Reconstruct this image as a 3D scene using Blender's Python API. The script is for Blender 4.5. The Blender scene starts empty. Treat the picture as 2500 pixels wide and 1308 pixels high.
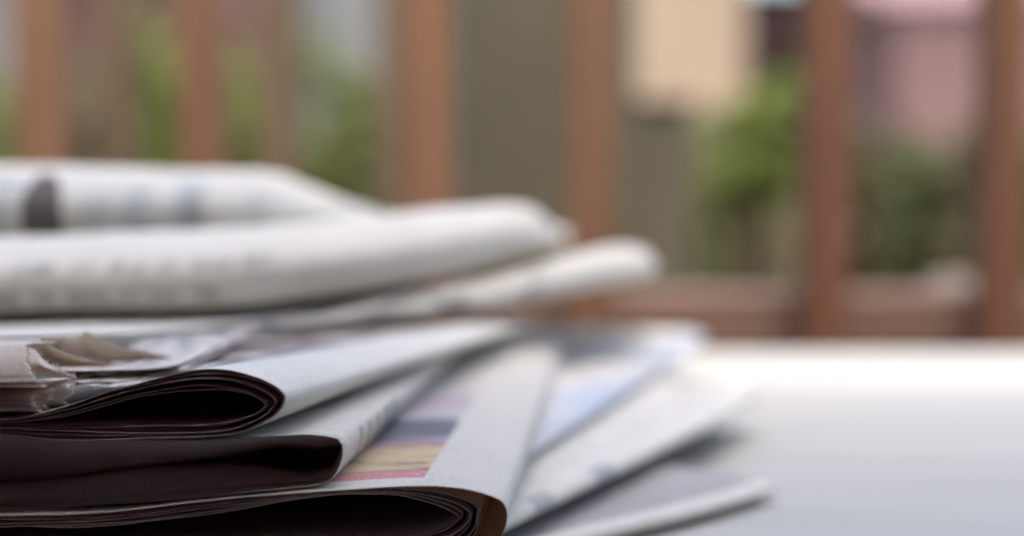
import bpy, bmesh, math, random
from mathutils import Vector, noise, Matrix

R = math.radians
scene = bpy.context.scene
col = scene.collection

# ------------------------------------------------------------------ camera
CAM_H, PITCH, LENS, FOCUS = 0.116, 3.0, 60.0, 0.441
cam_d = bpy.data.cameras.new('camera')
cam_d.lens = LENS; cam_d.sensor_width = 36.0
cam_d.clip_start = 0.01; cam_d.clip_end = 500
cam_d.dof.use_dof = True
cam_d.dof.focus_distance = FOCUS
cam_d.dof.aperture_fstop = 4.0
cam_d.dof.aperture_blades = 0
cam = bpy.data.objects.new('camera', cam_d)
cam.location = (0, 0, CAM_H)
cam.rotation_euler = (R(90 - PITCH), 0, 0)
col.objects.link(cam)
scene.camera = cam

# ------------------------------------------------------------------ light
SUN_EL, SUN_AZ = 68.0, 165.0         # the sun stands high behind the added wall and eave at the viewer's back
w = bpy.data.worlds.new('World'); scene.world = w; w.use_nodes = True
nt = w.node_tree; bg = nt.nodes['Background']
sky = nt.nodes.new('ShaderNodeTexSky'); sky.sky_type = 'NISHITA'; sky.sun_disc = False
sky.sun_elevation = R(SUN_EL); sky.sun_rotation = R(SUN_AZ)
sky.air_density = 1.0; sky.dust_density = 6.0; sky.ozone_density = 1.0
nt.links.new(sky.outputs[0], bg.inputs[0]); bg.inputs[1].default_value = 0.15
sun_d = bpy.data.lights.new('sun', 'SUN'); sun_d.energy = 0.3; sun_d.angle = R(2); sun_d.color = (1, .95, .87)
sun = bpy.data.objects.new('sun', sun_d); col.objects.link(sun)
sdir = Vector((math.sin(R(SUN_AZ)) * math.cos(R(SUN_EL)), math.cos(R(SUN_AZ)) * math.cos(R(SUN_EL)), math.sin(R(SUN_EL))))
sun.rotation_euler = sdir.to_track_quat('Z', 'Y').to_euler()
sun.location = sdir * 20
vs = scene.view_settings
vs.view_transform = 'Standard'; vs.look = 'None'; vs.exposure = 2.0; vs.gamma = 1.0; vs.use_curve_mapping = False
scene.render.engine = 'CYCLES'
scene.cycles.use_denoising = True
scene.cycles.max_bounces = 10
scene.cycles.diffuse_bounces = 6
scene.cycles.transmission_bounces = 6
scene.cycles.sample_clamp_indirect = 6

# ------------------------------------------------------------------ measuring helpers
F = LENS / 36.0 * 2500.0
cp, sp = math.cos(R(PITCH)), math.sin(R(PITCH))
def ray(px, py):
    a, b = (px - 1250.0) / F, (654.0 - py) / F
    return Vector((a, cp + b * sp, -sp + b * cp))
def W(px, py, d):                     # point seen at that spot of the photograph, d metres away
    r = ray(px, py); k = d / r.y
    return Vector((0, 0, CAM_H)) + r * k
def Wz(px, py, z):                    # the same on a level of known height
    r = ray(px, py); k = (z - CAM_H) / r.z
    return Vector((0, 0, CAM_H)) + r * k

def tag(o, label=None, cat=None, group=None, kind=None):
    if label: o['label'] = label
    if cat: o['category'] = cat
    if group: o['group'] = group
    if kind: o['kind'] = kind
    return o
def empty(name, loc, label, cat, group=None):
    o = bpy.data.objects.new(name, None); col.objects.link(o); o.location = loc
    o.empty_display_size = .05
    return tag(o, label, cat, group)
def link(name, me, mat, parent=None):
    o = bpy.data.objects.new(name, me); col.objects.link(o)
    if mat: me.materials.clear(); me.materials.append(mat)
    if parent:
        o.parent = parent; o.matrix_parent_inverse = Matrix.Translation(parent.location).inverted()
    return o

# ------------------------------------------------------------------ materials
class N:
    """tiny expression helper for shader nodes"""
    def __init__(s, mat): s.t = mat.node_tree; s.L = s.t.links
    def new(s, typ): return s.t.nodes.new(typ)
    def put(s, v, sock):
        if isinstance(v, (int, float)): sock.default_value = v
        elif isinstance(v, (tuple, list)): sock.default_value = tuple(v) if len(v) == len(sock.default_value) else tuple(v) + (1,)
        else: s.L.new(v, sock)
    def m(s, op, a, b=0.0, c=None):
        n = s.new('ShaderNodeMath'); n.operation = op
        s.put(a, n.inputs[0]); s.put(b, n.inputs[1])
        if c is not None: s.put(c, n.inputs[2])
        return n.outputs[0]
    def mix(s, f, a, b):
        n = s.new('ShaderNodeMix'); n.data_type = 'RGBA'
        s.put(f, n.inputs[0]); s.put(a, n.inputs[6]); s.put(b, n.inputs[7]); return n.outputs[2]
    def noise(s, vec, scale, detail=3, rough=.5, dist=0):
        n = s.new('ShaderNodeTexNoise'); s.L.new(vec, n.inputs['Vector'])
        n.inputs['Scale'].default_value = scale; n.inputs['Detail'].default_value = detail
        n.inputs['Roughness'].default_value = rough; n.inputs['Distortion'].default_value = dist
        return n.outputs[0]
    def ss(s, x, a, b):               # smoothstep from a to b
        n = s.new('ShaderNodeMapRange'); n.interpolation_type = 'SMOOTHSTEP'
        s.put(x, n.inputs[0]); n.inputs[1].default_value = a; n.inputs[2].default_value = b
        return n.outputs[0]
    def band(s, x, a, b, e=.0004):
        return s.m('MULTIPLY', s.ss(x, a - e, a + e), s.m('SUBTRACT', 1.0, s.ss(x, b - e, b + e)))
    def comb(s, x, y, z=0.0):
        n = s.new('ShaderNodeCombineXYZ'); s.put(x, n.inputs[0]); s.put(y, n.inputs[1]); s.put(z, n.inputs[2]); return n.outputs[0]

def paper(name, tint=(.87, .85, .705), print_fn=None, back=(.60, .40, .29), trans=.2):
    mat = bpy.data.materials.new(name); mat.use_nodes = True
    n = N(mat); t = mat.node_tree; P = t.nodes['Principled BSDF']; out = t.nodes['Material Output']
    uv = n.new('ShaderNodeUVMap').outputs[0]
    sep = n.new('ShaderNodeSeparateXYZ'); n.L.new(uv, sep.inputs[0]); u, v = sep.outputs[0], sep.outputs[1]
    geo = n.new('ShaderNodeTexCoord').outputs['Object']
    fib = n.noise(geo, 1150, 4, .7); blot = n.noise(geo, 90, 3, .55)
    st = n.comb(n.m('MULTIPLY', u, 1400.0), n.m('MULTIPLY', v, 420.0))
    fib2 = n.noise(st, 1.0, 3, .6, .6)
    k = n.m('ADD', n.m('MULTIPLY', n.m('SUBTRACT', fib, .5), 1.5), n.m('MULTIPLY', n.m('SUBTRACT', blot, .5), .4))
    k = n.m('ADD', k, n.m('MULTIPLY', n.m('SUBTRACT', fib2, .5), .6))
    base = n.mix(n.m('ADD', k, .5), tuple(c * .66 for c in tint), tuple(min(.97, c * 1.32) for c in tint))
    # faint print showing through from the other side of the thin sheet
    gh = n.ss(n.noise(n.comb(n.m('MULTIPLY', u, 60.0), n.m('MULTIPLY', v, 60.0)), 1.0, 2), .5, .72)
    base = n.mix(n.m('MULTIPLY', gh, .09), base, (.36, .36, .38))
    if print_fn: base = print_fn(n, base, u, v, fib)
    n.L.new(base, P.inputs['Base Color'])
    P.inputs['Roughness'].default_value = .82
    P.inputs['Specular IOR Level'].default_value = .18
    bump = n.new('ShaderNodeBump'); bump.inputs['Strength'].default_value = .8; bump.inputs['Distance'].default_value = .00026
    hgt = n.m('ADD', n.m('ADD', n.m('MULTIPLY', fib, .5), n.m('MULTIPLY', fib2, .35)), n.m('MULTIPLY', n.noise(geo, 260, 3), .9))
    n.L.new(hgt, bump.inputs['Height']); n.L.new(bump.outputs[0], P.inputs['Normal'])
    tr = n.new('ShaderNodeBsdfTranslucent'); tr.inputs[0].default_value = (*back, 1)
    mx = n.new('ShaderNodeMixShader'); mx.inputs[0].default_value = trans
    n.L.new(P.outputs[0], mx.inputs[1]); n.L.new(tr.outputs[0], mx.inputs[2]); n.L.new(mx.outputs[0], out.inputs[0])
    return mat

def plain(name, c, rough=.7, var=.25, scale=8, spec=.3, c2=None, bump=0.0, stretch=(1, 1, 1)):
    mat = bpy.data.materials.new(name); mat.use_nodes = True
    n = N(mat); P = mat.node_tree.nodes['Principled BSDF']
    mp = n.new('ShaderNodeMapping'); n.L.new(n.new('ShaderNodeTexCoord').outputs['Object'], mp.inputs[0]); mp.inputs[3].default_value = stretch
    f = n.noise(mp.outputs[0], scale, 5, .6)
    a = tuple(x * (1 - var) for x in c); b = c2 or tuple(min(1, x * (1 + var)) for x in c)
    n.L.new(n.mix(n.ss(f, .3, .7), a, b), P.inputs['Base Color'])
    P.inputs['Roughness'].default_value = rough; P.inputs['Specular IOR Level'].default_value = spec
    if bump:
        bp = n.new('ShaderNodeBump'); bp.inputs['Strength'].default_value = .5; bp.inputs['Distance'].default_value = bump
        n.L.new(f, bp.inputs['Height']); n.L.new(bp.outputs[0], P.inputs['Normal'])
    return mat

# --- what is printed on the sheets (u: metres from the fold, v: metres along the sheet)
def words(n, x, y, rows, fib, ink=.55):
    """rows of printed words: (x0, x1, y0, y1) boxes filled with letter strokes"""
    tot = None
    let = n.ss(n.noise(n.comb(n.m('MULTIPLY', x, 420.0), n.m('MULTIPLY', y, 90.0)), 1.0, 2), .36, .56)
    for (x0, x1, y0, y1) in rows:
        b = n.m('MULTIPLY', n.band(x, x0, x1, .0005), n.band(y, y0, y1, .0004))
        tot = b if tot is None else n.m('MAXIMUM', tot, b)
    return n.m('MULTIPLY', n.m('MULTIPLY', tot, n.m('ADD', n.m('MULTIPLY', let, .7), .3)), ink)

def columns(n, u, v, pitch, lo, hi, v0, v1, ink=.6):
    """columns of small body text between u=lo..hi, v=v0..v1"""
    row = n.m('FRACT', n.m('DIVIDE', v, pitch)); ridx = n.m('FLOOR', n.m('DIVIDE', v, pitch))
    line = n.band(row, .18, .72, .08)
    letters = n.ss(n.noise(n.comb(n.m('MULTIPLY', u, 520.0), n.m('MULTIPLY', ridx, 7.31)), 1.0, 2), .40, .52)
    wordgap = n.ss(n.noise(n.comb(n.m('MULTIPLY', u, 110.0), n.m('MULTIPLY', ridx, 3.7)), 1.0, 1), .38, .46)
    colgap = n.band(n.m('FRACT', n.m('DIVIDE', u, .046)), .05, .95, .01)
    box = n.m('MULTIPLY', n.band(u, lo, hi), n.band(v, v0, v1))
    return n.m('MULTIPLY', n.m('MULTIPLY', n.m('MULTIPLY', line, letters), n.m('MULTIPLY', wordgap, colgap)), n.m('MULTIPLY', box, ink))

def print_bottom(n, base, u, v, fib):           # the picture page of the lowest front paper
    edge = n.m('ADD', n.m('MULTIPLY', n.m('SUBTRACT', fib, .5), .0012), v)
    inside = n.ss(u, .0262, .0266)
    p2 = n.comb(n.m('MULTIPLY', u, 34.0), n.m('MULTIPLY', v, 95.0))
    strokes = n.ss(n.noise(p2, 1.5, 5, .65, 1.4), .49, .60)
    yel = n.mix(n.noise(p2, 3.5, 3), (.66, .48, .24), (.78, .68, .47))
    yel = n.mix(n.m('MULTIPLY', strokes, .85), yel, (.20, .20, .18))
    blue = n.mix(n.ss(n.noise(p2, .8, 5, .65, .8), .35, .65), (.16, .17, .215), (.40, .42, .49))
    lav = n.mix(n.noise(p2, 1.2, 3), (.54, .53, .58), (.70, .69, .72))
    red = n.mix(n.ss(fib, .35, .65), (.60, .20, .22), (.80, .46, .48))
    wob = n.m('MULTIPLY', n.m('SUBTRACT', n.noise(p2, .7, 2), .5), .030)
    vv = n.m('ADD', v, wob)
    c = n.mix(n.ss(vv, .064, .067), yel, blue)
    c = n.mix(n.band(vv, .0668, .0705, .001), c, (.56, .32, .33))
    c = n.mix(n.m('MULTIPLY', n.band(vv, .085, .115, .006), .7), c, (.15, .16, .20))
    c = n.mix(n.ss(vv, .113, .120), c, lav)
    c = n.mix(n.m('MULTIPLY', n.band(n.m('ADD', v, n.m('MULTIPLY', wob, 2.0)), .146, .160, .005), .4), c, (.58, .32, .34))
    c = n.mix(n.ss(v, .165, .215), c, base)
    c = n.mix(n.m('SUBTRACT', 1.0, n.ss(edge, .0240, .0246)), c, (.25, .22, .22))
    c = n.mix(n.m('SUBTRACT', 1.0, n.ss(edge, .0228, .0236)), c, red)
    c = n.mix(n.m('SUBTRACT', 1.0, n.ss(edge, .0118, .0125)), c, base)
    c = n.mix(n.m('MULTIPLY', n.ss(fib, .45, .75), .35), c, base)      # ink worn thin on the paper grain
    return n.mix(inside, base, c)

def print_loop(n, base, u, v, fib):              # pictures and headlines on the looped paper
    p2 = n.comb(n.m('MULTIPLY', u, 26.0), n.m('MULTIPLY', v, 20.0))
    pic = n.ss(n.noise(p2, 1.0, 2, .5, .5), .46, .52)
    brown = n.mix(n.ss(n.noise(p2, 2.3, 2), .4, .6), (.20, .14, .115), (.56, .42, .37))
    dark = n.ss(n.noise(n.comb(n.m('MULTIPLY', u, 20.0), n.m('MULTIPLY', v, 34.0), 3.3), 1.0, 3), .50, .55)
    c = n.mix(n.m('MULTIPLY', pic, .92), base, brown)
    c = n.mix(n.m('MULTIPLY', dark, .9), c, (.085, .105, .115))
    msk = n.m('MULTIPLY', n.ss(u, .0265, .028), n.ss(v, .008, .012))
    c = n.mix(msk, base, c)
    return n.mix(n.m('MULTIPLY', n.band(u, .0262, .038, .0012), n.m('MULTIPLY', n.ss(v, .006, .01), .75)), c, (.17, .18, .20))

def print_spine(n, base, u, v, fib):             # small capitals along the spine of the boxy fold
    tx = [(-.0030 + .0002 * (i % 2), .0036, .0640 + i * .0135, .0640 + i * .0135 + [.0070, .0095, .0080, .0098][i % 4]) for i in range(5)]
    ser = n.ss(n.noise(n.comb(n.m('MULTIPLY', u, 480.0), n.m('MULTIPLY', v, 700.0)), 1.0, 2), .38, .35)
    tot = None
    for (a, b, c0, d0) in tx:
        q = n.m('MULTIPLY', n.band(u, a, b, .0003), n.band(v, c0, d0, .0003)); tot = q if tot is None else n.m('MAXIMUM', tot, q)
    c = n.mix(n.m('MULTIPLY', n.m('MULTIPLY', tot, n.m('ADD', n.m('MULTIPLY', ser, .6), .4)), .95), base, (.10, .12, .115))
    fr = n.m('MULTIPLY', n.band(u, .016, .0167, .0002), n.ss(v, .092, .094))
    fr = n.m('MAXIMUM', fr, n.m('MULTIPLY', n.ss(u, .016, .0165), n.band(v, .092, .0935, .0003)))
    c = n.mix(n.m('MULTIPLY', fr, .7), c, (.15, .16, .16))
    pic = n.m('MULTIPLY', n.ss(u, .0175, .018), n.ss(v, .096, .098))
    return n.mix(n.m('MULTIPLY', pic, .6), c, (.38, .30, .27))

def print_article(n, base, u, v, fib):           # two big lines of text on the second paper, x along v
    wr = []
    for (a, b) in [(10, 112), (150, 205), (238, 278), (297, 335), (358, 408), (450, 560), (585, 690)]:
        wr.append((a, b, 625, 662))
    for (a, b) in [(-30, 36), (62, 112), (140, 240), (262, 318), (340, 420), (450, 520)]:
        wr.append((a, b, 690, 727))
    for (a, b) in [(0, 90), (110, 205), (230, 300)]:
        wr.append((a, b, 752, 778))
    rows = [((a + 420) * .000147, (b + 420) * .000147, (y0 - 672) * .00017, (y1 - 672) * .00017) for (a, b, y0, y1) in wr]
    return n.mix(words(n, v, u, rows, fib, .5), base, (.14, .15, .14))

def print_top(n, base, u, v, fib):               # a big bold letter and pale blue pictures on the top paper
    X = lambda px: (px + 420) * .000168
    c = n.mix(n.m('MULTIPLY', n.ss(u, -.026, -.020), .30), base, (.42, .48, .52))
    wob = n.m('MULTIPLY', n.m('SUBTRACT', n.noise(n.comb(n.m('MULTIPLY', u, 40.0), n.m('MULTIPLY', v, 40.0)), 1.0, 2), .5), .010)
    vv = n.m('ADD', v, wob)
    cv = n.m('MULTIPLY', n.m('POWER', n.m('SUBTRACT', u, .004), 2.0), 16.0)
    st = n.m('MULTIPLY', n.m('MULTIPLY', n.ss(v, X(34), X(42)), n.m('SUBTRACT', 1.0, n.ss(n.m('ADD', v, cv), X(130), X(138)))), n.ss(u, -.024, -.022))
    b1 = n.m('MULTIPLY', n.band(vv, X(285), X(330), .004), n.ss(u, -.016, -.006))
    b2 = n.m('MULTIPLY', n.band(vv, X(385), X(465), .005), n.ss(u, -.022, -.012))
    b2d = n.m('MULTIPLY', n.band(vv, X(410), X(470), .005), n.ss(u, -.010, -.002))
    b3 = n.m('MULTIPLY', n.band(vv, X(170), X(250), .006), n.ss(u, -.010, -.002))
    b4 = n.m('MULTIPLY', n.band(vv, X(600), X(680), .006), n.ss(u, -.012, -.004))
    b5 = n.m('MULTIPLY', n.band(vv, X(-80), X(20), .003), n.ss(u, -.022, -.014))
    c = n.mix(n.m('MULTIPLY', b3, .45), c, (.30, .40, .46)); c = n.mix(n.m('MULTIPLY', b4, .4), c, (.38, .40, .43))
    c = n.mix(n.m('MULTIPLY', b5, .45), c, (.36, .43, .48))
    c = n.mix(n.m('MULTIPLY', b1, .6), c, (.25, .35, .42)); c = n.mix(n.m('MULTIPLY', b2, .6), c, (.32, .42, .48)); c = n.mix(n.m('MULTIPLY', b2d, .6), c, (.18, .18, .19))
    return n.mix(n.m('MULTIPLY', st, .93), c, (.085, .078, .075))

def print_third(n, base, u, v, fib):
    p2 = n.comb(n.m('MULTIPLY', u, 70.0), n.m('MULTIPLY', v, 26.0))
    m1 = n.m('MULTIPLY', n.ss(n.noise(p2, 1.0, 3), .50, .58), n.m('MULTIPLY', n.ss(v, .12, .16), n.m('SUBTRACT', 1.0, n.ss(v, .34, .37))))
    return n.mix(n.m('MULTIPLY', m1, .75), base, (.19, .20, .21))

def print_blue(n, base, u, v, fib):              # pale blue picture page lying on the table
    p2 = n.comb(n.m('MULTIPLY', u, 11.0), n.m('MULTIPLY', v, 9.0))
    a = n.ss(n.noise(p2, 1.0, 2, .5, .4), .46, .58)
    c = n.mix(n.m('MULTIPLY', a, .6), base, (.48, .57, .74))
    far = n.m('MULTIPLY', n.ss(u, .10, .14), n.ss(v, .24, .34))
    c = n.mix(n.m('MULTIPLY', far, .25), c, (.42, .38, .36))
    return n.mix(n.m('MULTIPLY', n.band(u, -.004, .012, .002), .35), c, (.40, .49, .62))

def print_table_text(n, base, u, v, fib):
    t_ = columns(n, u, v, .006, .014, .25, .02, .38, .35)
    b = n.m('MULTIPLY', n.band(u, -.010, .006, .001), n.m('MAXIMUM', n.band(v, .086, .104, .002), n.band(v, .030, .046, .002)))
    c = n.mix(t_, base, (.16, .17, .18))
    return n.mix(n.m('MULTIPLY', b, .6), c, (.26, .31, .36))

def print_grey(n, base, u, v, fib):
    p2 = n.comb(n.m('MULTIPLY', u, 22.0), n.m('MULTIPLY', v, 30.0))
    c = n.mix(n.m('MULTIPLY', n.ss(u, .006, .010), .85), base, n.mix(n.noise(p2, 1.0, 3), (.28, .27, .28), (.50, .48, .47)))
    return n.mix(n.m('MULTIPLY', n.m('SUBTRACT', 1.0, n.ss(u, -.004, .0)), .25), c, (.36, .31, .29))

def print_torn(n, base, u, v, fib):
    p2 = n.comb(n.m('MULTIPLY', u, 160.0), n.m('MULTIPLY', v, 60.0))
    return n.mix(n.m('MULTIPLY', n.ss(n.noise(p2, 1.0, 3), .50, .58), .75), base, (.20, .24, .26))

M = {}
M['plain'] = paper('newsprint')
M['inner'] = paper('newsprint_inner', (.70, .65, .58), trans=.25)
M['bottom'] = paper('newsprint_picture_page', print_fn=print_bottom, trans=.3)
M['loop'] = paper('newsprint_headline_page', print_fn=print_loop)
M['spine'] = paper('newsprint_spine_text', print_fn=print_spine, trans=.3)
M['article'] = paper('newsprint_article', print_fn=print_article)
M['top'] = paper('newsprint_bold_letter', print_fn=print_top)
M['third'] = paper('newsprint_third', print_fn=print_third)
M['blue'] = paper('newsprint_blue_page', (.78, .785, .72), print_fn=print_blue)
M['ttext'] = paper('newsprint_table_text', print_fn=print_table_text)
M['grey'] = paper('newsprint_grey_page', print_fn=print_grey)
M['torn'] = paper('newsprint_torn', (.87, .79, .68), trans=.38, back=(.78, .66, .56))
M['pink'] = paper('newsprint_torn_pink', (.87, .71, .62), trans=.34, back=(.74, .58, .50))
M['strip'] = paper('newsprint_torn_strip', (.72, .66, .63), print_fn=print_torn, trans=.2)
M['table'] = plain('white_table_paint', (.44, .44, .41), .75, .11, 5, .06, stretch=(.35, 11, 1))
M['wood'] = plain('brown_wood', (0.212, 0.115, 0.067), .6, .16, 6, .3, stretch=(5, 5, .5))
M['wood_red'] = plain('reddish_wood', (0.160, 0.075, 0.045), .6, .18, 6, .3, stretch=(5, 5, .5))
M['wood_dark'] = plain('dark_wood', (0.109, 0.076, 0.046), .65, .2, 6, .3, stretch=(5, 5, .5))
M['rail'] = plain('pinkish_wood', (0.224, 0.146, 0.115), .6, .2, 5, .3, stretch=(.7, 5, 5))
M['pillar'] = plain('olive_render', (0.084, 0.076, 0.053), .9, .13, 3, .15)
M['pillar2'] = plain('grey_render', (0.108, 0.098, 0.070), .9, .13, 3, .15)
M['stone'] = plain('beige_stone', (0.198, 0.165, 0.128), .85, .2, 9, .2)
M['soil'] = plain('garden_soil', (.13, .10, .06), .95, .35, 1.4, .1, c2=(.17, .16, .08))
M['floor'] = plain('terrace_tile', (.06, .020, .024), .7, .12, 3, .3)
M['bank'] = plain('garden_wall_render', (0.128, 0.105, 0.065), .9, .25, 1.6, .15, c2=(.18, .17, .10))
M['shadewall'] = plain('shade_wall_maroon', (.06, .010, .020), .9, .1, 2, .1)  # dark maroon, so bounce onto the paper fronts stays dim and reddish
M['shaderoof'] = plain('shade_roof_maroon', (.06, .014, .021), .9, .1, 2, .1)  # dark maroon, so the added roof sends little light down

# ------------------------------------------------------------------ sheet building
def cr(p0, p1, p2, p3, t):
    return .5 * ((2 * p1) + (p2 - p0) * t + (2 * p0 - 5 * p1 + 4 * p2 - p3) * t * t + (3 * p1 - p0 - 3 * p2 + p3) * t ** 3)
def spline(P, x):                     # x in 0..len(P)-1
    n = len(P); i = min(int(x), n - 2); t = x - i
    a = P[i - 1] if i > 0 else P[i] * 2 - P[i + 1]
    d = P[i + 2] if i + 2 < n else P[i + 1] * 2 - P[i]
    return cr(a, P[i], P[i + 1], d, t)

def sheet(name, rows, mat, parent, nu=80, nv=24, fold=None, wr=.0003, wf=22., jag=0., jagr=0., thick=.0002, seed=0, vpow=1.0, lin=False):
    """loft a thin sheet of paper through rows of control points; u runs along a row, v from row to row"""
    m = len(rows[0]); nr = len(rows)
    seg = [sum((rows[r][i + 1] - rows[r][i]).length for r in range(nr)) / nr for i in range(m - 1)]
    seg = [max(s_, 1e-5) for s_ in seg]
    wgt = [min(s_, .05) ** .8 for s_ in seg]; tot = sum(wgt)
    xs = []
    for k in range(nu + 1):
        q = k / nu * tot; i = 0
        while i < m - 2 and q > wgt[i]: q -= wgt[i]; i += 1
        xs.append(min(i + q / wgt[i], m - 1))
    cum = [0]
    for s_ in seg: cum.append(cum[-1] + s_)
    def ulen(x):
        i = min(int(x), m - 2); return cum[i] + (x - i) * seg[i]
    u0 = ulen(fold) if fold is not None else 0
    rs = [[spline(r, x) for x in xs] for r in rows]
    vl = [0]
    mid = nu // 2
    for r in range(nr - 1): vl.append(vl[-1] + sum((rs[r + 1][k] - rs[r][k]).length for k in (nu // 3, mid, 2 * nu // 3)) / 3)
    verts, uvs = [], []
    so = Vector((seed * 3.17, seed * 1.91, seed * 5.3))
    for j in range(nv + 1):
        y = (j / nv) ** vpow * (nr - 1)
        i = min(int(y), nr - 2); t = y - i
        vv = vl[i] + t * (vl[i + 1] - vl[i])
        for k in range(nu + 1):
            c = [rs[r][k] for r in range(nr)]
            p = c[i].lerp(c[i + 1], t) if lin else spline(c, y)
            q = Vector((p.x * wf, p.y * wf * .6, p.z * wf)) + so
            nz = noise.noise(q) + .5 * noise.noise(q * 2.3)
            p = p + Vector((wr * .3 * nz, 0, wr * nz))
            if jag and j == 0:
                d = (rs[1][k] - rs[0][k]).normalized()
                a = noise.noise(p * 420 + so) * .6 + noise.noise(p * 1300 + so) * .4 + noise.noise(p * 90 + so) * .9
                p = p - d * jag * a
            if jagr and j == nv:
                d = (rs[-1][k] - rs[-2][k]).normalized()
                a = noise.noise(p * 420 + so) * .6 + noise.noise(p * 1400 + so) * .55 + noise.noise(p * 160 + so) * .8
                p = p + d * jagr * a
            verts.append(p); uvs.append((ulen(xs[k]) - u0, vv))
    n1 = nu + 1
    faces = [(j * n1 + k, j * n1 + k + 1, (j + 1) * n1 + k + 1, (j + 1) * n1 + k) for j in range(nv) for k in range(nu)]
    org = parent.location
    me = bpy.data.meshes.new(name); me.from_pydata([v_ - org for v_ in verts], [], faces)
    lay = me.uv_layers.new(name='UVMap')
    for lp in me.loops: lay.data[lp.index].uv = uvs[lp.vertex_index]
    for p in me.polygons: p.use_smooth = True
    me.materials.append(mat)
    o = bpy.data.objects.new(name, me); col.objects.link(o); o.parent = parent
    sol = o.modifiers.new('thickness', 'SOLIDIFY'); sol.thickness = thick; sol.offset = 0
    return o

def fibres(parent, edges, seed, length=.0015, mat=None):
    """fine torn paper fibres standing out along torn edges (list of (point, direction))"""
    rnd = random.Random(seed); vs_, fs = [], []
    for p, d in edges:
        for _ in range(3):
            if rnd.random() < .4: continue
            q = p + Vector((rnd.uniform(-1, 1), rnd.uniform(-1, 1), rnd.uniform(-1, 1))) * .00035
            e = (d + Vector((rnd.gauss(0, .7), rnd.gauss(0, .7), rnd.gauss(0, .7)))).normalized() * length * rnd.uniform(.3, 1.2)
            s_ = Vector((rnd.gauss(0, 1), rnd.gauss(0, 1), rnd.gauss(0, 1))).normalized() * .00009
            b = len(vs_); vs_ += [q - e * .3 + s_, q - e * .3 - s_, q + e * .5 + s_ * .4 + Vector((0, 0, rnd.uniform(-.0002, .0002))), q + e]
            fs += [(b, b + 1, b + 2), (b + 1, b + 3, b + 2)]
    me = bpy.data.meshes.new('torn_fibres'); me.from_pydata([v_ - parent.location for v_ in vs_], [], fs); me.materials.append(mat or M['torn'])
    o = bpy.data.objects.new('torn_fibres', me); col.objects.link(o); o.parent = parent; o['kind'] = 'stuff'
    return o

def box_bm(bm, a, b, bevel=0.0):
    r = bmesh.ops.create_cube(bm, size=1)
    a, b = Vector(a), Vector(b)
    for v in r['verts']:
        v.co = Vector((a[i] + (b[i] - a[i]) * (v.co[i] + .5) for i in range(3)))
    if bevel:
        bmesh.ops.bevel(bm, geom=list({e for v in r['verts'] for e in v.link_edges}), offset=bevel, segments=2, affect='EDGES', profile=.5)
def box(name, a, b, mat, parent=None, bevel=0.0):
    bm = bmesh.new(); box_bm(bm, a, b, bevel); me = bpy.data.meshes.new(name)
    if parent: bmesh.ops.translate(bm, vec=-parent.location, verts=bm.verts)
    bm.to_mesh(me); bm.free(); me.materials.append(mat)
    o = bpy.data.objects.new(name, me); col.objects.link(o)
    if parent: o.parent = parent
    return o

# ------------------------------------------------------------------ the setting
FLOOR = -.75
TABLE_END = Wz(2000, 856, 0).y
STRIP = Wz(2000, 962, 0).y                       # where the shade of the added, unseen roof ends on the table
tag(box('ground', (-90, -60, FLOOR - .3), (90, 160, FLOOR - .16), M['soil']), kind='structure')
tag(box('terrace_floor', (-9, -1.2, FLOOR - .156), (9, 1.75, FLOOR), M['floor']), kind='structure')
tag(box('added_shade_wall', (-9, -1.3, FLOOR + .002), (9, -1.15, 2.3), M['shadewall']), kind='structure')  # unseen wall added behind the camera to keep the paper fronts dark
rz = 1.75
edge_y = STRIP + rz / math.tan(R(SUN_EL)) * math.cos(R(SUN_AZ))   # front edge of the added eave, set so its shade ends on the table
tag(box('added_shade_roof', (-9, -1.14, rz), (9, edge_y, rz + .12), M['shaderoof']), kind='structure')  # unseen roof added overhead to shade the papers but not the far table

# table
tb = empty('white_table', (0, .55, FLOOR), 'white painted table under the pile of newspapers', 'table')
box('tabletop', (-1.0, .40, -.032), (1.0, TABLE_END, 0), M['table'], tb, .004)
box('apron', (-.9, .46, -.11), (.9, .48, -.0325), M['table'], tb)
box('apron', (-.9, TABLE_END - .1, -.11), (.9, TABLE_END - .08, -.0325), M['table'], tb)
for sx in (-.9, .84):
    for sy in (.482, TABLE_END - .162):
        box('leg', (sx, sy, FLOOR + .001), (sx + .06, sy + .06, -.0325), M['table'], tb, .003)

# ------------------------------------------------------------------ the newspapers
def lerp(a, b, t): return a + (b - a) * t
def loop_rows(front, foldidx, fold_back, zmid_front, zmid_back, squeeze, alpha, nrow=5, puff=1.0, flat=0):
    """rows of a folded paper: the front cross-section carried back along the fold, flattening on the way"""
    f0 = front[foldidx]; out = []
    for r in range(nrow):
        w_ = r / (nrow - 1)
        ft = f0.lerp(fold_back, w_)
        row = []
        for p in front:
            s_ = f0.x - p.x
            sq = lerp(1.0, squeeze, w_ ** puff)
            z = lerp(zmid_front, zmid_back, w_) + (p.z - zmid_front) * sq
            if flat and front.index(p) < flat:
                zc = lerp(zmid_front, zmid_back, w_) + (front[flat].z - zmid_front) * sq
                e_ = min(1, w_ / .45); z = lerp(z, zc - .0012, e_ * e_ * (3 - 2 * e_))
            yy = p.y - f0.y
            y_al = s_ * math.tan(alpha)
            row.append(Vector((ft.x - s_, ft.y + lerp(yy, y_al, w_), z)))
        out.append(row)
    return out

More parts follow.
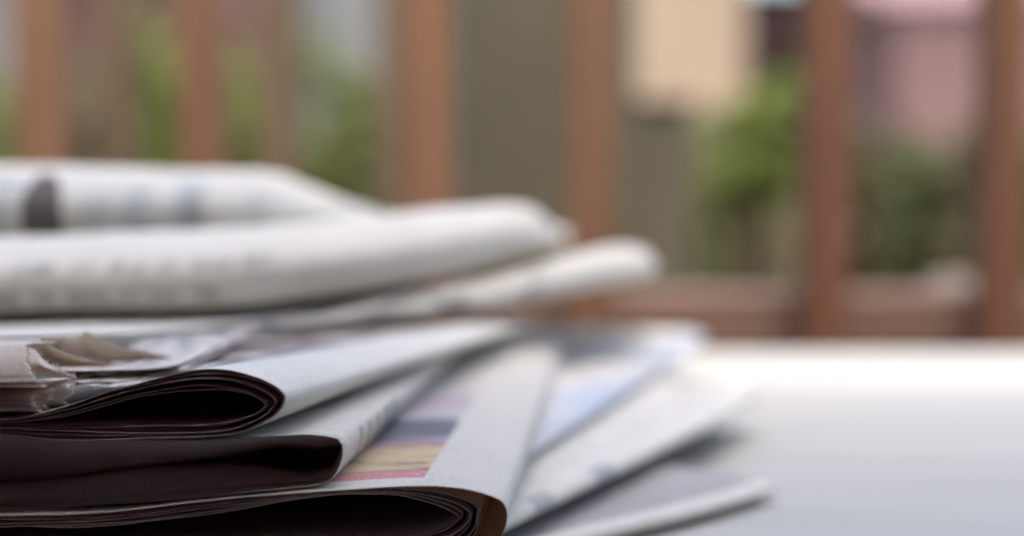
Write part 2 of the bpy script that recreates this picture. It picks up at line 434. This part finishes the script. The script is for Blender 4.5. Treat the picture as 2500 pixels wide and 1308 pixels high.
# --- A: lowest paper of the front stack, open loop at the bottom of the picture
A = empty('folded_newspaper', (-.1, .62, .02), 'lowest paper of the front stack, white margin beside a yellow and red picture', 'newspaper', 'newspapers in the pile')
dA = .432
oA = [(-1600, 1262), (-700, 1262), (-200, 1262), (0, 1259), (251, 1252), (503, 1222), (768, 1199), (935, 1188.5), (1061, 1187), (1145, 1195), (1205, 1213), (1230, 1230), (1237, 1262), (1224, 1308), (1180, 1350), (1080, 1372), (900, 1380), (500, 1386), (0, 1386), (-700, 1386), (-1600, 1386)]
iA = [(-1600, 1292), (-700, 1292), (-200, 1290), (0, 1287), (251, 1283), (503, 1254), (768, 1213), (900, 1203), (980, 1208), (1060, 1226), (1100, 1241), (1122, 1254), (1124, 1261), (1112, 1269), (1080, 1284), (1030, 1298), (930, 1312), (500, 1340), (0, 1345), (-700, 1345), (-1600, 1345)]
nA = 8
for k in range(nA):
    rnd = random.Random(40 + k)
    f = [0, .62, .66, .78, .81, .84, .97, 1.0][k]
    off = [.0, .0035, .0008, .0022, .0005, .0028, .001, .0016][k]
    fr = []
    for i, (a, b) in enumerate(zip(oA, iA)):
        if f == 0: g = 0
        else:
            # the inner pages hang close together on the left and part from the cover near the fold
            near = max(0, 1 - abs(i - 12) / 5.0)
            g = lerp(k / (nA - 1), f, near) + (.09 - .075 * near) * noise.noise(Vector((i * .45, k * 7.7, 1.3))); g = max(.02, min(1.08, g))
        x, y = lerp(a[0], b[0], g), lerp(a[1], b[1], g) + (rnd.uniform(-1.5, 1.5) if 0 < k else 0)
        fr.append(W(x, y, dA + off + max(0, (700 - x)) * 8e-6))
    rows = loop_rows(fr, 12, W(1368 - 9 * k, 838, .82 - .0012 * k), fr[12].z, .0335 + (fr[12].z - .0312) * .3, .93 if k == 0 else .75, R(1.5), 5)
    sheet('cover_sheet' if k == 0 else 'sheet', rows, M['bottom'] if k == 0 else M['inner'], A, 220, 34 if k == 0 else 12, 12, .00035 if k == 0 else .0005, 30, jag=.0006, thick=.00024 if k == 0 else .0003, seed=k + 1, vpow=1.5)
    if k == 0:
        for o in A.children:                      # the printed side is the upper one: u grows to the left of the fold
            lay = o.data.uv_layers[0].data
            for l in lay: l.uv[0] = -l.uv[0]

# --- B: boxy fold lying on A, its front edge rolled in
B = empty('folded_newspaper', (-.1, .6, .04), 'boxy crumpled paper with small spine text, squeezed under the looped paper', 'newspaper', 'newspapers in the pile')
crest = [(-1600, 1040), (-600, 1042), (0, 1050), (300, 1064), (545, 1066), (684, 1056), (770, 1052), (836, 1061), (846, 1084), (843, 1110), (830, 1140), (806, 1163), (740, 1174), (600, 1188), (400, 1204), (0, 1228), (-600, 1240), (-1600, 1240)]
inner = [(-1600, 1176), (-600, 1176), (0, 1173), (300, 1143), (545, 1111), (684, 1086), (770, 1091), (826, 1084), (833, 1090), (826, 1115), (817, 1132), (804, 1142), (745, 1150), (620, 1134), (400, 1134), (0, 1178), (-600, 1181), (-1600, 1181)]
dB = .440
bk = lambda x: max(0, min(1100, 545 - x)) * 2.6e-5
r_in = [W(x, y, dB + .012 + bk(x)) for x, y in inner]
r_in2 = [W(x, lerp(y, 1112 + (0 if x > 400 else (400 - x) * .12), .15), dB + .03 + bk(x)) for x, y in inner]
r_lip = [W(lerp(a[0], b[0], .55), lerp(a[1], b[1], .55), dB + .0025 + bk(b[0])) for a, b in zip(crest, inner)]
r_cr = [W(x, y, dB + bk(x)) for x, y in crest]
r_cr2 = [W(x + 3, y - (2.5 if i < 7 else -1 if i > 11 else 0), dB + .006 + bk(x)) for i, (x, y) in enumerate(crest)]
fb = W(838, 1108, dB)
back = loop_rows(r_cr2, 9, Vector((-.018, .76, .0445)), fb.z, .0452, .5, R(4.4), 4)
sheet('cover_sheet', [r_in2, r_in, r_lip, r_cr, r_cr2] + back[1:], M['spine'], B, 170, 70, 9, .0004, 40, jag=.0004, thick=.00024, seed=11)
for o in B.children:
    for l in o.data.uv_layers[0].data: l.uv[0] = -l.uv[0]
for k in range(3):
    f = .12 + .08 * k
    fr = [W(lerp(x, 500, f * .5), lerp(y, 1120, f * 1.4), dB + .02 + .003 * k) for x, y in crest]
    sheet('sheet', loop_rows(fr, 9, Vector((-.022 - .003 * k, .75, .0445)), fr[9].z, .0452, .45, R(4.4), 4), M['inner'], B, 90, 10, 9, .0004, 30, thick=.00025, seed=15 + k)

# --- C: the looped paper in the middle
C = empty('folded_newspaper', (-.15, .6, .05), 'paper folded into a wide teardrop loop whose dark opening faces the viewer', 'newspaper', 'newspapers in the pile')
oC = [(-2300, 1024), (-900, 1028), (-300, 1030), (0, 1022), (84, 1011), (168, 988), (251, 958), (335, 937), (419, 916.5), (482, 905), (545, 904.5), (607, 917), (660, 937), (693, 963), (690, 987), (666, 1015), (620, 1044), (575, 1058), (503, 1066), (377, 1069), (251, 1072), (126, 1070), (0, 1058), (-300, 1052), (-900, 1050), (-2300, 1050)]
iC = [(-2300, 1036), (-900, 1038), (-300, 1037), (0, 1030), (84, 1026), (168, 1012), (251, 990), (335, 966), (419, 954), (482, 949), (545, 950), (597, 962), (630, 976), (646, 987), (640, 998), (618, 1012), (566, 1028), (515, 1034), (461, 1037), (377, 1036), (293, 1034), (126, 1035), (0, 1034), (-300, 1040), (-900, 1042), (-2300, 1042)]
nC = 8
for k in range(nC):
    rnd = random.Random(70 + k)
    f = [0, .07, .12, .36, .44, .50, .88, 1.0][k]
    off = [.0, .0016, .0004, .0012, .0002, .002, .0007, .0014][k]
    fr = []
    for i, (a, b) in enumerate(zip(oC, iC)):
        g = f if i < 14 else max(0, min(1, f + .12 * math.sin(k * 2.1 + i * .5)))
        g = max(.02, min(1.1, g + .10 * noise.noise(Vector((i * .4, k * 5.1, 4.2)))))
        if k == 0: g = 0
        x = lerp(a[0], b[0], g); y = lerp(a[1], b[1], g) + (rnd.uniform(-1.2, 1.2) if k else 0)
        fr.append(W(x, y, .432 + off + max(0, 690 - x) * 1.3e-5))
    rows = loop_rows(fr, 13, W(1296 - 8 * k, 796, .785 - .001 * k), fr[13].z, .0495, .40, R(10.5), 9, .8, 10 if k < 2 else 0)
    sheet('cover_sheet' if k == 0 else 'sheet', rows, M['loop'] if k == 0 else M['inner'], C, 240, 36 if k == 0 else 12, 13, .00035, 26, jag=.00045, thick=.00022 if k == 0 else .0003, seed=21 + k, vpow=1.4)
    if k == 0:
        for o in C.children:
            for l in o.data.uv_layers[0].data: l.uv[0] = -l.uv[0]

# --- D: torn paper on top of C at the left
D = empty('torn_newspaper', (-.14, .5, .06), 'torn newspaper with ragged fibrous edges and a curled scrap at the left', 'newspaper', 'newspapers in the pile')
EDG = []
def torn(right, mids, mat, name, seed, jag=.0012, nu=120, nv=30):
    rows = [[W(-1300, p[1] + 4, p[2]) for p in mids], [W(-600, p[1] + 2, p[2]) for p in mids], [W(-200, p[1], p[2]) for p in mids],
            [W(lerp(-200, q[0], .7), lerp(p[1], q[1], .7), lerp(p[2], q[2], .7)) for p, q in zip(mids, right)], [W(*q) for q in right]]
    o = sheet(name, rows, mat, D, nu, nv, 2, .0004, 50, jagr=jag, thick=.0002, seed=seed)
    n1 = nu + 1
    for k in range(n1):
        p = o.data.vertices[nv * n1 + k].co; q = o.data.vertices[(nv - 1) * n1 + k].co
        EDG.append((p + D.location, (p - q).normalized()))
    return o
torn([(185, 826, .50), (110, 836, .466), (62, 842, .4520), (71, 862, .4460), (66, 884, .4425), (80, 920, .4395), (102, 943, .4405), (120, 945, .46)],
     [(0, 834, .50), (0, 845, .466), (0, 851, .4520), (0, 866, .446), (0, 886, .4425), (0, 922, .4395), (0, 943, .4405), (0, 946, .46)], M['pink'], 'folded_sheet', 31)
torn([(110, 943, .465), (98, 949, .4490), (85, 963, .4440), (81, 978, .4415), (91, 1001, .4425), (112, 1006, .465)],
     [(0, 945, .465), (0, 950, .4490), (0, 962, .4440), (0, 978, .4415), (0, 1004, .4425), (0, 1009, .465)], M['torn'], 'folded_sheet', 32)
torn([(160, 924, .468), (166, 926, .4495), (136, 950, .446), (123, 973, .4455), (113, 998, .4475), (130, 1001, .465)],
     [(0, 940, .468), (0, 948, .4495), (0, 958, .446), (0, 975, .4455), (0, 1002, .4475), (0, 1004, .465)], M['pink'], 'folded_sheet', 33)
torn([(190, 934, .472), (173, 938, .4535), (167, 960, .451), (157, 985, .452), (168, 988, .47)],
     [(0, 944, .472), (0, 950, .4535), (0, 963, .451), (0, 990, .452), (0, 996, .47)], M['torn'], 'folded_sheet', 34)
# inner page showing as a torn triangle
tri = [[W(20, 916, .446), W(85, 916, .446), (W(125, 919, .447)), W(160, 921, .448), W(188, 923, .449)],
       [W(20, 885, .447), W(80, 885, .447), W(108, 896, .4455), W(140, 909, .446), W(187, 922, .4485)],
       [W(20, 848, .4535), W(78, 851, .4535), W(112, 884, .449), W(142, 901, .4465), W(186, 921, .4485)]]
o = sheet('torn_page', tri, M['pink'], D, 90, 20, None, .0003, 60, jagr=.0014, seed=35)
EDG += [(o.data.vertices[20 * 91 + k].co + D.location, Vector((.5, 0, .8))) for k in range(25, 91)]
# curled scrap behind it: two layers
xs_ = [66, 110, 160, 190, 212, 245, 290, 340, 390, 440]
for (top, dd, mt, sd) in (([850, 827, 824, 821, 810, 829, 848, 855, 866, 884], 0, 'torn', 36), ([862, 845, 862, 873, 879, 885, 889, 892, 890, 889], -.009, 'torn', 37)):
    bot = [906, 905, 905, 905, 905, 904, 903, 901, 897, 889]
    rows = [[W(x, b, .457 + dd * .3 + i * .002) for i, (x, b) in enumerate(zip(xs_, bot))],
            [W(x, lerp(b, t_, .25), .478 + dd + i * .003) for i, (x, b, t_) in enumerate(zip(xs_, bot, top))],
            [W(x, lerp(b, t_, .65), .482 + dd + i * .003) for i, (x, b, t_) in enumerate(zip(xs_, bot, top))],
            [W(x, t_, .474 + dd + i * .003) for i, (x, b, t_) in enumerate(zip(xs_, bot, top))]]
    o = sheet('curled_scrap', rows, M[mt], D, 110, 26, None, .0003, 40, jagr=.0014, seed=sd)
    EDG += [(o.data.vertices[26 * 111 + k].co + D.location, Vector((0, 0, 1))) for k in range(0, 111, 2)]
# flat torn strips running back to the right
for (fe, dz, sd) in (([(150, 921, .466), (190, 920, .464), (235, 913, .466), (300, 909, .472), (380, 899, .482), (470, 880, .50)], .0004, 41),
                     ([(150, 931, .460), (200, 934, .458), (250, 932, .460), (300, 929, .464), (370, 919, .470), (450, 902, .482)], .0003, 42),
                     ([(165, 946, .456), (210, 941, .455), (250, 945, .454), (290, 943, .456), (340, 936, .460), (400, 924, .466)], .0002, 43)):
    p0 = [W(*q) for q in fe]
    rows = [p0, [p + Vector((.002, .03, .0004 + dz)) for p in p0], [p + Vector((.004, .09, .001 + dz)) for p in p0]]
    o = sheet('torn_strip', rows, M['strip'], D, 120, 16, None, .0004, 60, jag=.0014, seed=sd, vpow=1.6)
    EDG += [(o.data.vertices[k].co + D.location, Vector((0, -1, .2))) for k in range(0, 121)]
# lifted white edge curving up to the right
p0 = [W(300, 911, .470), W(370, 901, .478), (W(430, 889, .487)), W(480, 870, .500), W(528, 848, .53), W(560, 838, .57)]
p1 = [W(300, 906, .476), W(370, 893, .486), W(425, 878, .497), W(468, 861, .512), W(505, 842, .545), W(540, 830, .59)]
p2 = [W(290, 903, .50), W(350, 893, .52), W(400, 883, .53), W(440, 868, .545), W(485, 848, .58), W(520, 836, .62)]
sheet('torn_strip', [p0, p1, p2], M['plain'], D, 60, 12, None, .0003, 50, jag=.0006, seed=45)
fibres(D, EDG, 5)

# --- E, F, G: the upper papers, folds turned towards the viewer
def front_fold(parent, spec, mat, inner_mat, nsheet, seed, depth=.26, nu=110, nv=90, thick_in=.0032):
    """spec: (px, top, bottom, d) along the fold from left to right; pages open to the back"""
    for k in range(nsheet):
        rows = []
        for (px, yt, yb, d) in spec:
            inn = k * thick_in
            T, Bm = W(px, yt, d + .035), W(px, yb, d + .012)
            x = W(px, yt, d + .008).x; H = T.z - Bm.z; sh = min(inn, H * .42)
            zt, zb = T.z - sh * .55, Bm.z + sh * .55; H = zt - zb; y = d + inn * 1.3
            rr = min(.014, H * .75); sl = min(.045, H * 1.5)
            row = [(y + depth, zb - .003), (y + depth * .45, zb - .001), (y + .05, zb + H * .02), (y + rr * 1.3, zb + H * .03), (y + rr * .45, zb + H * .13), (y + rr * .06, zb + H * .32),
                   (y, zb + H * .46), (y + sl * .10, zb + H * .62), (y + sl * .38, zb + H * .79), (y + sl * .75, zb + H * .92), (y + sl * 1.3, zb + H * .985), (y + depth * .45, zt - .006), (y + depth, zt - .018)]
            rows.append([Vector((x + (q[0] - y) * .06 * (1 if px > 900 else .6), q[0], q[1])) for q in row])
        sheet('cover_sheet' if k == 0 else 'sheet', rows, mat if k == 0 else inner_mat, parent, nu, nv if k == 0 else nv // 2, 6, .0006, 26, thick=.00025, seed=seed + k)
        if k == 0:
            lay = parent.children[0].data.uv_layers[0].data
            for l in lay: l.uv[0] = -l.uv[0]

E = empty('folded_newspaper', (-.05, .75, .06), 'third paper from the top, its pale tip reaching right above the railing foot', 'newspaper', 'newspapers in the pile')
front_fold(E, [(-420, 803, 862, .51), (-200, 802, 858, .515), (0, 800, 852, .52), (250, 797, 845, .535), (480, 782, 824, .575), (700, 757, 800, .635), (900, 728, 783, .67), (1100, 690, 768, .71), (1300, 644, 732, .755), (1430, 611, 712, .79), (1515, 599, 696, .82), (1575, 609, 678, .845), (1602, 634, 658, .87)], M['third'], M['plain'], 3, 51)
Fp = empty('folded_newspaper', (-.08, .75, .08), 'second paper from the top, thick rounded fold with blurred lines of large text', 'newspaper', 'newspapers in the pile')
front_fold(Fp, [(-420, 584, 784, .585), (-200, 582, 781, .595), (0, 578, 777, .605), (300, 566, 768, .62), (560, 555, 758, .64), (800, 533, 730, .67), (1000, 513, 694, .70), (1150, 502, 660, .73), (1235, 497, 634, .755), (1295, 510, 614, .78), (1338, 545, 602, .81), (1358, 578, 598, .835)], M['article'], M['plain'], 4, 61)
G = empty('folded_newspaper', (-.12, .85, .1), 'topmost paper of the pile with a bold dark letter and pale blue patches', 'newspaper', 'newspapers in the pile')
front_fold(G, [(-420, 388, 600, .68), (-200, 396, 600, .69), (0, 404, 598, .70), (300, 410, 590, .715), (520, 415, 585, .73), (630, 420, 580, .745), (710, 446, 572, .765), (820, 486, 565, .79), (940, 518, 558, .82), (1030, 534, 552, .845), (1090, 544, 548, .87)], M['top'], M['plain'], 3, 71)

# --- H, I, J: papers lying on the table to the right
def table_paper(parent, P0, P1, zlo, zhi, width, mat, n, seed, lift=0.0, rad=.009):
    d = (P1 - P0); d.z = 0; L = d.length; d.normalize(); perp = Vector((-d.y, d.x, 0))
    for k in range(n):
        H = (zhi - zlo); a = k / max(1, n - 1) * .8
        zt, zb = zhi - a * H * .42, zlo + a * H * .42; ins = a * rad * .8
        rows = []
        for j in range(5):
            w_ = j / 4
            c = P0 + d * (w_ * (L - .0012 * k)) + perp * (ins + .005 * max(0, (w_ - .7) / .3) ** 2)
            up = lift * math.sin(w_ * 2.2 + .3)
            h_ = zt - zb; zm = (zt + zb) / 2
            prof = [(width, zb), (width * .5, zb), (.06, zb), (rad * 2, zb + h_ * .02), (rad * .6, zb + h_ * .12), (rad * .1, zb + h_ * .3), (0, zm), (rad * .1, zt - h_ * .3), (rad * .6, zt - h_ * .1), (rad * 2, zt), (.06, zt), (width * .5, zt - .001), (width, zt - .002)]
            rows.append([Vector((c.x + perp.x * s_, c.y + perp.y * s_, z + up)) for s_, z in prof])
        sheet('cover_sheet' if k == 0 else 'sheet', rows, mat if k == 0 else M['plain'], parent, 90, 40, 6, .0005, 20, jagr=.0005, thick=.00022, seed=seed + k)
def at_z(px, py, z): p = Wz(px, py, z); return Vector((p.x, p.y, 0))
Hh = empty('folded_newspaper', (.02, .8, .02), 'pale blue picture paper on the table side, lying directly behind the front white margin', 'newspaper', 'newspapers in the pile')
table_paper(Hh, at_z(1262, 1145, .022), at_z(1742, 832, .022), .0204, .0275, .27, M['blue'], 3, 81)
I = empty('folded_newspaper', (.05, .65, .01), 'white paper with a bright rounded fold running diagonally to the sunlit table strip', 'newspaper', 'newspapers in the pile')
table_paper(I, at_z(1215, 1312, .0135), at_z(1880, 975, .0145), .0118, .0200, .27, M['ttext'], 3, 91)
J = empty('folded_newspaper', (.05, .6, .003), 'lowest greyish paper flat on the white table, its corner nearest the right', 'newspaper', 'newspapers in the pile')
p0, p1 = at_z(1330, 1345, .004), at_z(1925, 1202, .004)
table_paper(J, p0 - (p1 - p0) * .6, p1, .0006, .0076, .21, M['grey'], 3, 101)

# ------------------------------------------------------------------ railing behind the table
RD = 1.5
rail = empty('wooden_railing', (0, RD, FLOOR), 'brown wooden railing with upright posts just behind the white table', 'railing')
TOPZ = .62
def post(px, wpx, d, mat, parent, dep=.045, z0=None, z1=TOPZ, bevel=.004):
    x = (px - 1250) / F * d / cp; h_ = wpx / F * d / 2
    return box('post', (x - h_, d - dep / 2, z0 if z0 is not None else FLOOR + .001), (x + h_, d + dep / 2, z1), mat, parent, bevel)
posts = [(-860, 108, 'wood'), (-430, 108, 'wood'), (117, 112, 'wood'), (500, 108, 'wood'), (1046, 116, 'wood'), (1440, 114, 'wood'), (2010, 108, 'wood_red'), (2440, 104, 'wood_red'), (2980, 108, 'wood_red'), (3400, 108, 'wood_red')]
for (px, wp, mt) in posts: post(px, wp, RD, M[mt], rail)
zr = W(2000, 712, RD + .03).z
xr = lambda px: (px - 1250) / F * (RD + .03) / cp
box('bottom_rail', (-1.1, RD + .0235, zr - .055), (1.2, RD + .065, zr), M['rail'], rail, .004)
box('top_rail', (-1.1, RD - .035, TOPZ + .001), (1.2, RD + .035, TOPZ + .04), M['wood'], rail, .004)

far = empty('far_railing', (-.3, 2.5, FLOOR), 'darker brown posts of a second railing seen between the left posts', 'railing')
for (px, wp) in ((-640, 96), (-210, 96), (296, 92), (684, 100), (952, 60)):
    post(px, wp, 2.5, M['wood_dark'], far, z0=FLOOR - .155, z1=.75)
box('top_rail', (-1.3, 2.47, .751), (-.14, 2.53, .79), M['wood_dark'], far)
box('bottom_rail', (-1.3, 2.523, -.3), (-.14, 2.55, -.24), M['wood_dark'], far)

pil = empty('masonry_pillar', (.05, 2.9, FLOOR), 'wide olive grey pillar standing behind the middle posts', 'pillar')
x0, x1 = [(px - 1250) / F * 2.9 / cp for px in (1105, 1552)]
box('shaft', (x0, 2.9, FLOOR - .155), (x1, 3.2, 2.2), M['pillar'], pil, .01)
box('plinth', (x0 - .02, 2.88, FLOOR - .1555), (x1 + .02, 3.22, FLOOR + .02), M['pillar2'], pil, .01)
gp = empty('gate_pier', (.3, 3.3, FLOOR), 'lower grey pier beside the wide pillar, under the cream house', 'pillar')
x0, x1 = [(px - 1250) / F * 3.3 / cp for px in (1450, 1692)]
box('shaft', (x0, 3.3, FLOOR - .155), (x1, 3.55, W(1600, 252, 3.3).z), M['pillar2'], gp, .012)
box('cap', (x0 - .012, 3.288, W(1600, 252, 3.3).z + .001), (x1 + .012, 3.562, W(1600, 244, 3.3).z), M['pillar2'], gp, .006)

st = empty('stone_block', (1.0, 1.72, FLOOR), 'pale beige stone block behind the right end of the railing', 'stone')
def rock(name, c, r, mat, parent, seed):
    bm = bmesh.new(); bmesh.ops.create_icosphere(bm, subdivisions=4, radius=1)
    for v in bm.verts:
        p = v.co.copy(); q = Vector([math.copysign(abs(t_) ** .6, t_) for t_ in p])
        v.co = Vector((q.x * r[0], q.y * r[1], q.z * r[2])) * (1 + .09 * noise.noise(p * 1.7 + Vector((seed, 0, 0)))) + Vector(c) - parent.location
    me = bpy.data.meshes.new(name); bm.to_mesh(me); bm.free(); me.materials.append(mat)
    for p in me.polygons: p.use_smooth = True
    o = bpy.data.objects.new(name, me); col.objects.link(o); o.parent = parent
zs = W(2300, 655, 1.75).z
rock('block', ((2380 - 1250) / F * 1.75, 1.75, (zs + FLOOR) / 2), (.075, .07, (zs - FLOOR) / 2), M['stone'], st, 2)

# ------------------------------------------------------------------ garden and houses beyond
bank = tag(box('garden_wall', (-6, 6.2, FLOOR - .158), (6, 6.45, W(1800, 400, 6.2).z), M['bank']), 'low olive brown garden wall behind the shrubs', 'wall')

def leaf_mat(name, c, c2):
    mat = bpy.data.materials.new(name); mat.use_nodes = True
    n = N(mat); t = mat.node_tree; P = t.nodes['Principled BSDF']
    inf = n.new('ShaderNodeTexCoord').outputs['Object']
    f = n.noise(inf, 9, 3)
    base = n.mix(n.ss(f, .35, .65), c, c2); n.L.new(base, P.inputs['Base Color']); P.inputs['Roughness'].default_value = .55
    tr = n.new('ShaderNodeBsdfTranslucent'); n.L.new(base, tr.inputs[0])
    mx = n.new('ShaderNodeMixShader'); mx.inputs[0].default_value = .45
    n.L.new(P.outputs[0], mx.inputs[1]); n.L.new(tr.outputs[0], mx.inputs[2]); n.L.new(mx.outputs[0], t.nodes['Material Output'].inputs[0])
    return mat
LM = {'bright': leaf_mat('leaf_bright', (0.214, 0.261, 0.070), (0.294, 0.347, 0.100)), 'mid': leaf_mat('leaf_mid', (0.169, 0.198, 0.066), (0.250, 0.275, 0.097)),
      'dark': leaf_mat('leaf_dark', (0.109, 0.126, 0.049), (0.163, 0.185, 0.068)), 'olive': leaf_mat('leaf_olive', (0.132, 0.122, 0.061), (0.194, 0.176, 0.084))}
bark = plain('bark', (.12, .085, .06), .9, .3, 12, .1)

def shrub(px, topy, d, wpx, label, mat, seed, n=1500, low=None, leaf=.055):
    rnd = random.Random(seed)
    x = (px - 1250) / F * d / cp; rx = wpx / F * d / 2; zt = W(px, topy, d).z; gz = FLOOR - .16
    base = empty('shrub', (x, d, gz), label, 'shrub', 'shrubs beyond the railing')
    zb = low if low is not None else lerp(gz, zt, .25); cz = (zt + zb) / 2; rzz = (zt - zb) / 2
    vs_, fs = [], []
    lobes = [(Vector((rnd.uniform(-.55, .55) * rx, rnd.uniform(-.4, .4) * rx, rnd.uniform(-.6, .55) * rzz)), rnd.uniform(.38, .6)) for _ in range(9)]
    for i in range(int(n * 1.8)):
        c, k = rnd.choice(lobes)
        dv = Vector((rnd.gauss(0, 1), rnd.gauss(0, 1), rnd.gauss(0, 1))).normalized() * rnd.uniform(.45, 1) ** .5
        p = c + Vector((dv.x * rx * k, dv.y * rx * k, dv.z * rzz * k)) + Vector((0, 0, cz - gz))
        a = Vector((rnd.gauss(0, 1), rnd.gauss(0, 1), rnd.gauss(0, .6))).normalized(); b = a.cross(Vector((rnd.gauss(0, 1), rnd.gauss(0, 1), rnd.gauss(0, 1)))).normalized()
        l = leaf * rnd.uniform(.7, 1.4); q = len(vs_)
        vs_ += [p, p + a * l * .5 + b * l * .25, p + a * l, p + a * l * .5 - b * l * .25]
        fs.append((q, q + 1, q + 2, q + 3))
    me = bpy.data.meshes.new('foliage'); me.from_pydata(vs_, [], fs); me.materials.append(LM[mat])
    o = bpy.data.objects.new('foliage', me); col.objects.link(o); o.parent = base
    bm = bmesh.new()
    for i in range(5):
        an = rnd.uniform(0, 6.28); tip = Vector((math.cos(an) * rx * .5, math.sin(an) * rx * .5, (cz - gz) + rzz * rnd.uniform(-.1, .4)))
        r = bmesh.ops.create_cone(bm, cap_ends=True, segments=7, radius1=.014, radius2=.004, depth=tip.length)
        rot = tip.to_track_quat('Z', 'Y').to_matrix().to_4x4()
        bmesh.ops.transform(bm, matrix=Matrix.Translation(tip / 2) @ rot, verts=r['verts'])
    me = bpy.data.meshes.new('stem'); bm.to_mesh(me); bm.free(); me.materials.append(bark)
    o = bpy.data.objects.new('stem', me); col.objects.link(o); o.parent = base

shrub(20, 120, 5.2, 240, 'green shrub at the far left edge behind the first post', 'mid', 1)
shrub(245, 55, 4.8, 260, 'olive green shrub between the first and second posts', 'olive', 2)
shrub(395, 55, 4.4, 170, 'bright green shrub just left of the second post', 'bright', 3, 1300)
shrub(590, 60, 4.6, 190, 'bright green shrub just right of the second post', 'bright', 4, 1300)
shrub(840, 105, 5.0, 320, 'mid green shrub under the pale grey house', 'mid', 5, 1900)
shrub(1720, 185, 5.0, 300, 'green shrub below the cream house', 'mid', 6, 2600)
shrub(1870, 165, 4.2, 230, 'bright lime shrub at the left of the reddish post', 'bright', 7, 1500, low=.05)
shrub(1640, 195, 4.5, 240, 'green shrub rising behind the low grey pier', 'mid', 12, 1600)
shrub(2400, 235, 4.3, 190, 'olive shrub low beside the last reddish post', 'olive', 13, 1300)
shrub(1830, 300, 4.9, 400, 'dull olive shrub low between pier and reddish post', 'olive', 8, 1500)
shrub(2120, 205, 5.0, 160, 'dark olive shrub just right of the reddish post', 'olive', 9, 1300)
shrub(2290, 280, 4.6, 260, 'dark green shrub in front of the pink house', 'dark', 10, 1900)
shrub(2520, 270, 5.0, 200, 'dark shrub at the far right edge behind the last post', 'dark', 11, 1200)

def house(name, label, px0, px1, ytop, d, wall_c, roof_c, wins, depth=5, rise=.9, over=.25):
    X = lambda px: (px - 1250) / F * d / cp
    x0, x1 = X(px0), X(px1); zt = W(1250, ytop, d).z; gz = FLOOR - .16
    h = empty(name, ((x0 + x1) / 2, d, gz), label, 'house', 'houses beyond the garden')
    wm = plain(name + '_wall', wall_c, .85, .08, 1.5, .2); rm = plain(name + '_roof', roof_c, .8, .2, 4, .2)
    box('wall', (x0, d, gz + .002), (x1, d + depth, zt), wm, h)
    bm = bmesh.new(); xm = (x0 + x1) / 2
    v = [bm.verts.new(Vector(p) - h.location) for p in [(x0 - over, d - over, zt + .002), (x1 + over, d - over, zt + .002), (x1 + over, d + depth + over, zt + .002), (x0 - over, d + depth + over, zt + .002), (x0 - over, d + depth / 2, zt + rise), (x1 + over, d + depth / 2, zt + rise)]]
    for f in ((0, 1, 5, 4), (2, 3, 4, 5), (1, 2, 5), (3, 0, 4), (3, 2, 1, 0)): bm.faces.new([v[i] for i in f])
    me = bpy.data.meshes.new('roof'); bm.to_mesh(me); bm.free(); me.materials.append(rm)
    o = bpy.data.objects.new('roof', me); col.objects.link(o); o.parent = h
    wd = plain(name + '_glass', (.09, .10, .11), .15, .1, 3, .5)
    for (a, b, y0, y1) in wins:
        za, zb = W(1250, y1, d).z, W(1250, y0, d).z
        fr_ = box('window', (X(a), d - .03, za), (X(b), d + .02, zb), rm, h)
        g = box('pane', (X(a) + .05, d - .04, za + .05), (X(b) - .05, d - .031, zb - .05), wd, h)
        g.parent = fr_; g.matrix_parent_inverse = Matrix(); g.location = (0, 0, 0)
    return h
house('red_roof_house', 'house with dusky red wall at the top left beyond the shrubs', 60, 640, -150, 13, (0.099, 0.055, 0.048), (.30, .14, .12), [(110, 160, -120, 20), (560, 620, -120, 30)])
house('pale_house', 'pale blue grey house at the top between second and third posts', 690, 1050, -420, 14, (0.186, 0.197, 0.205), (.30, .30, .32), [(760, 830, -330, -180), (900, 960, -330, -180)])
house('cream_house', 'sunlit cream house beyond the pier at upper right', 1300, 1815, -320, 12, (0.320, 0.247, 0.174), (.34, .24, .2), [(1600, 1700, -260, -110)])
house('mauve_house', 'greyish mauve house between cream and pink houses', 1790, 2190, -25, 15, (0.065, 0.048, 0.048), (.12, .10, .11), [(1862, 1942, 95, 175), (2085, 2165, 70, 190)], rise=.25)
house('pink_house', 'dusty pink house at the upper right', 2185, 2760, 10, 10, (0.174, 0.106, 0.100), (.23, .14, .135), [(2560, 2640, 60, 180)], rise=.5, over=.06)
house('grey_house', 'light grey house at the top left corner', -420, 75, -200, 16, (0.162, 0.150, 0.144), (.25, .2, .2), [(-200, -100, -100, 30)])
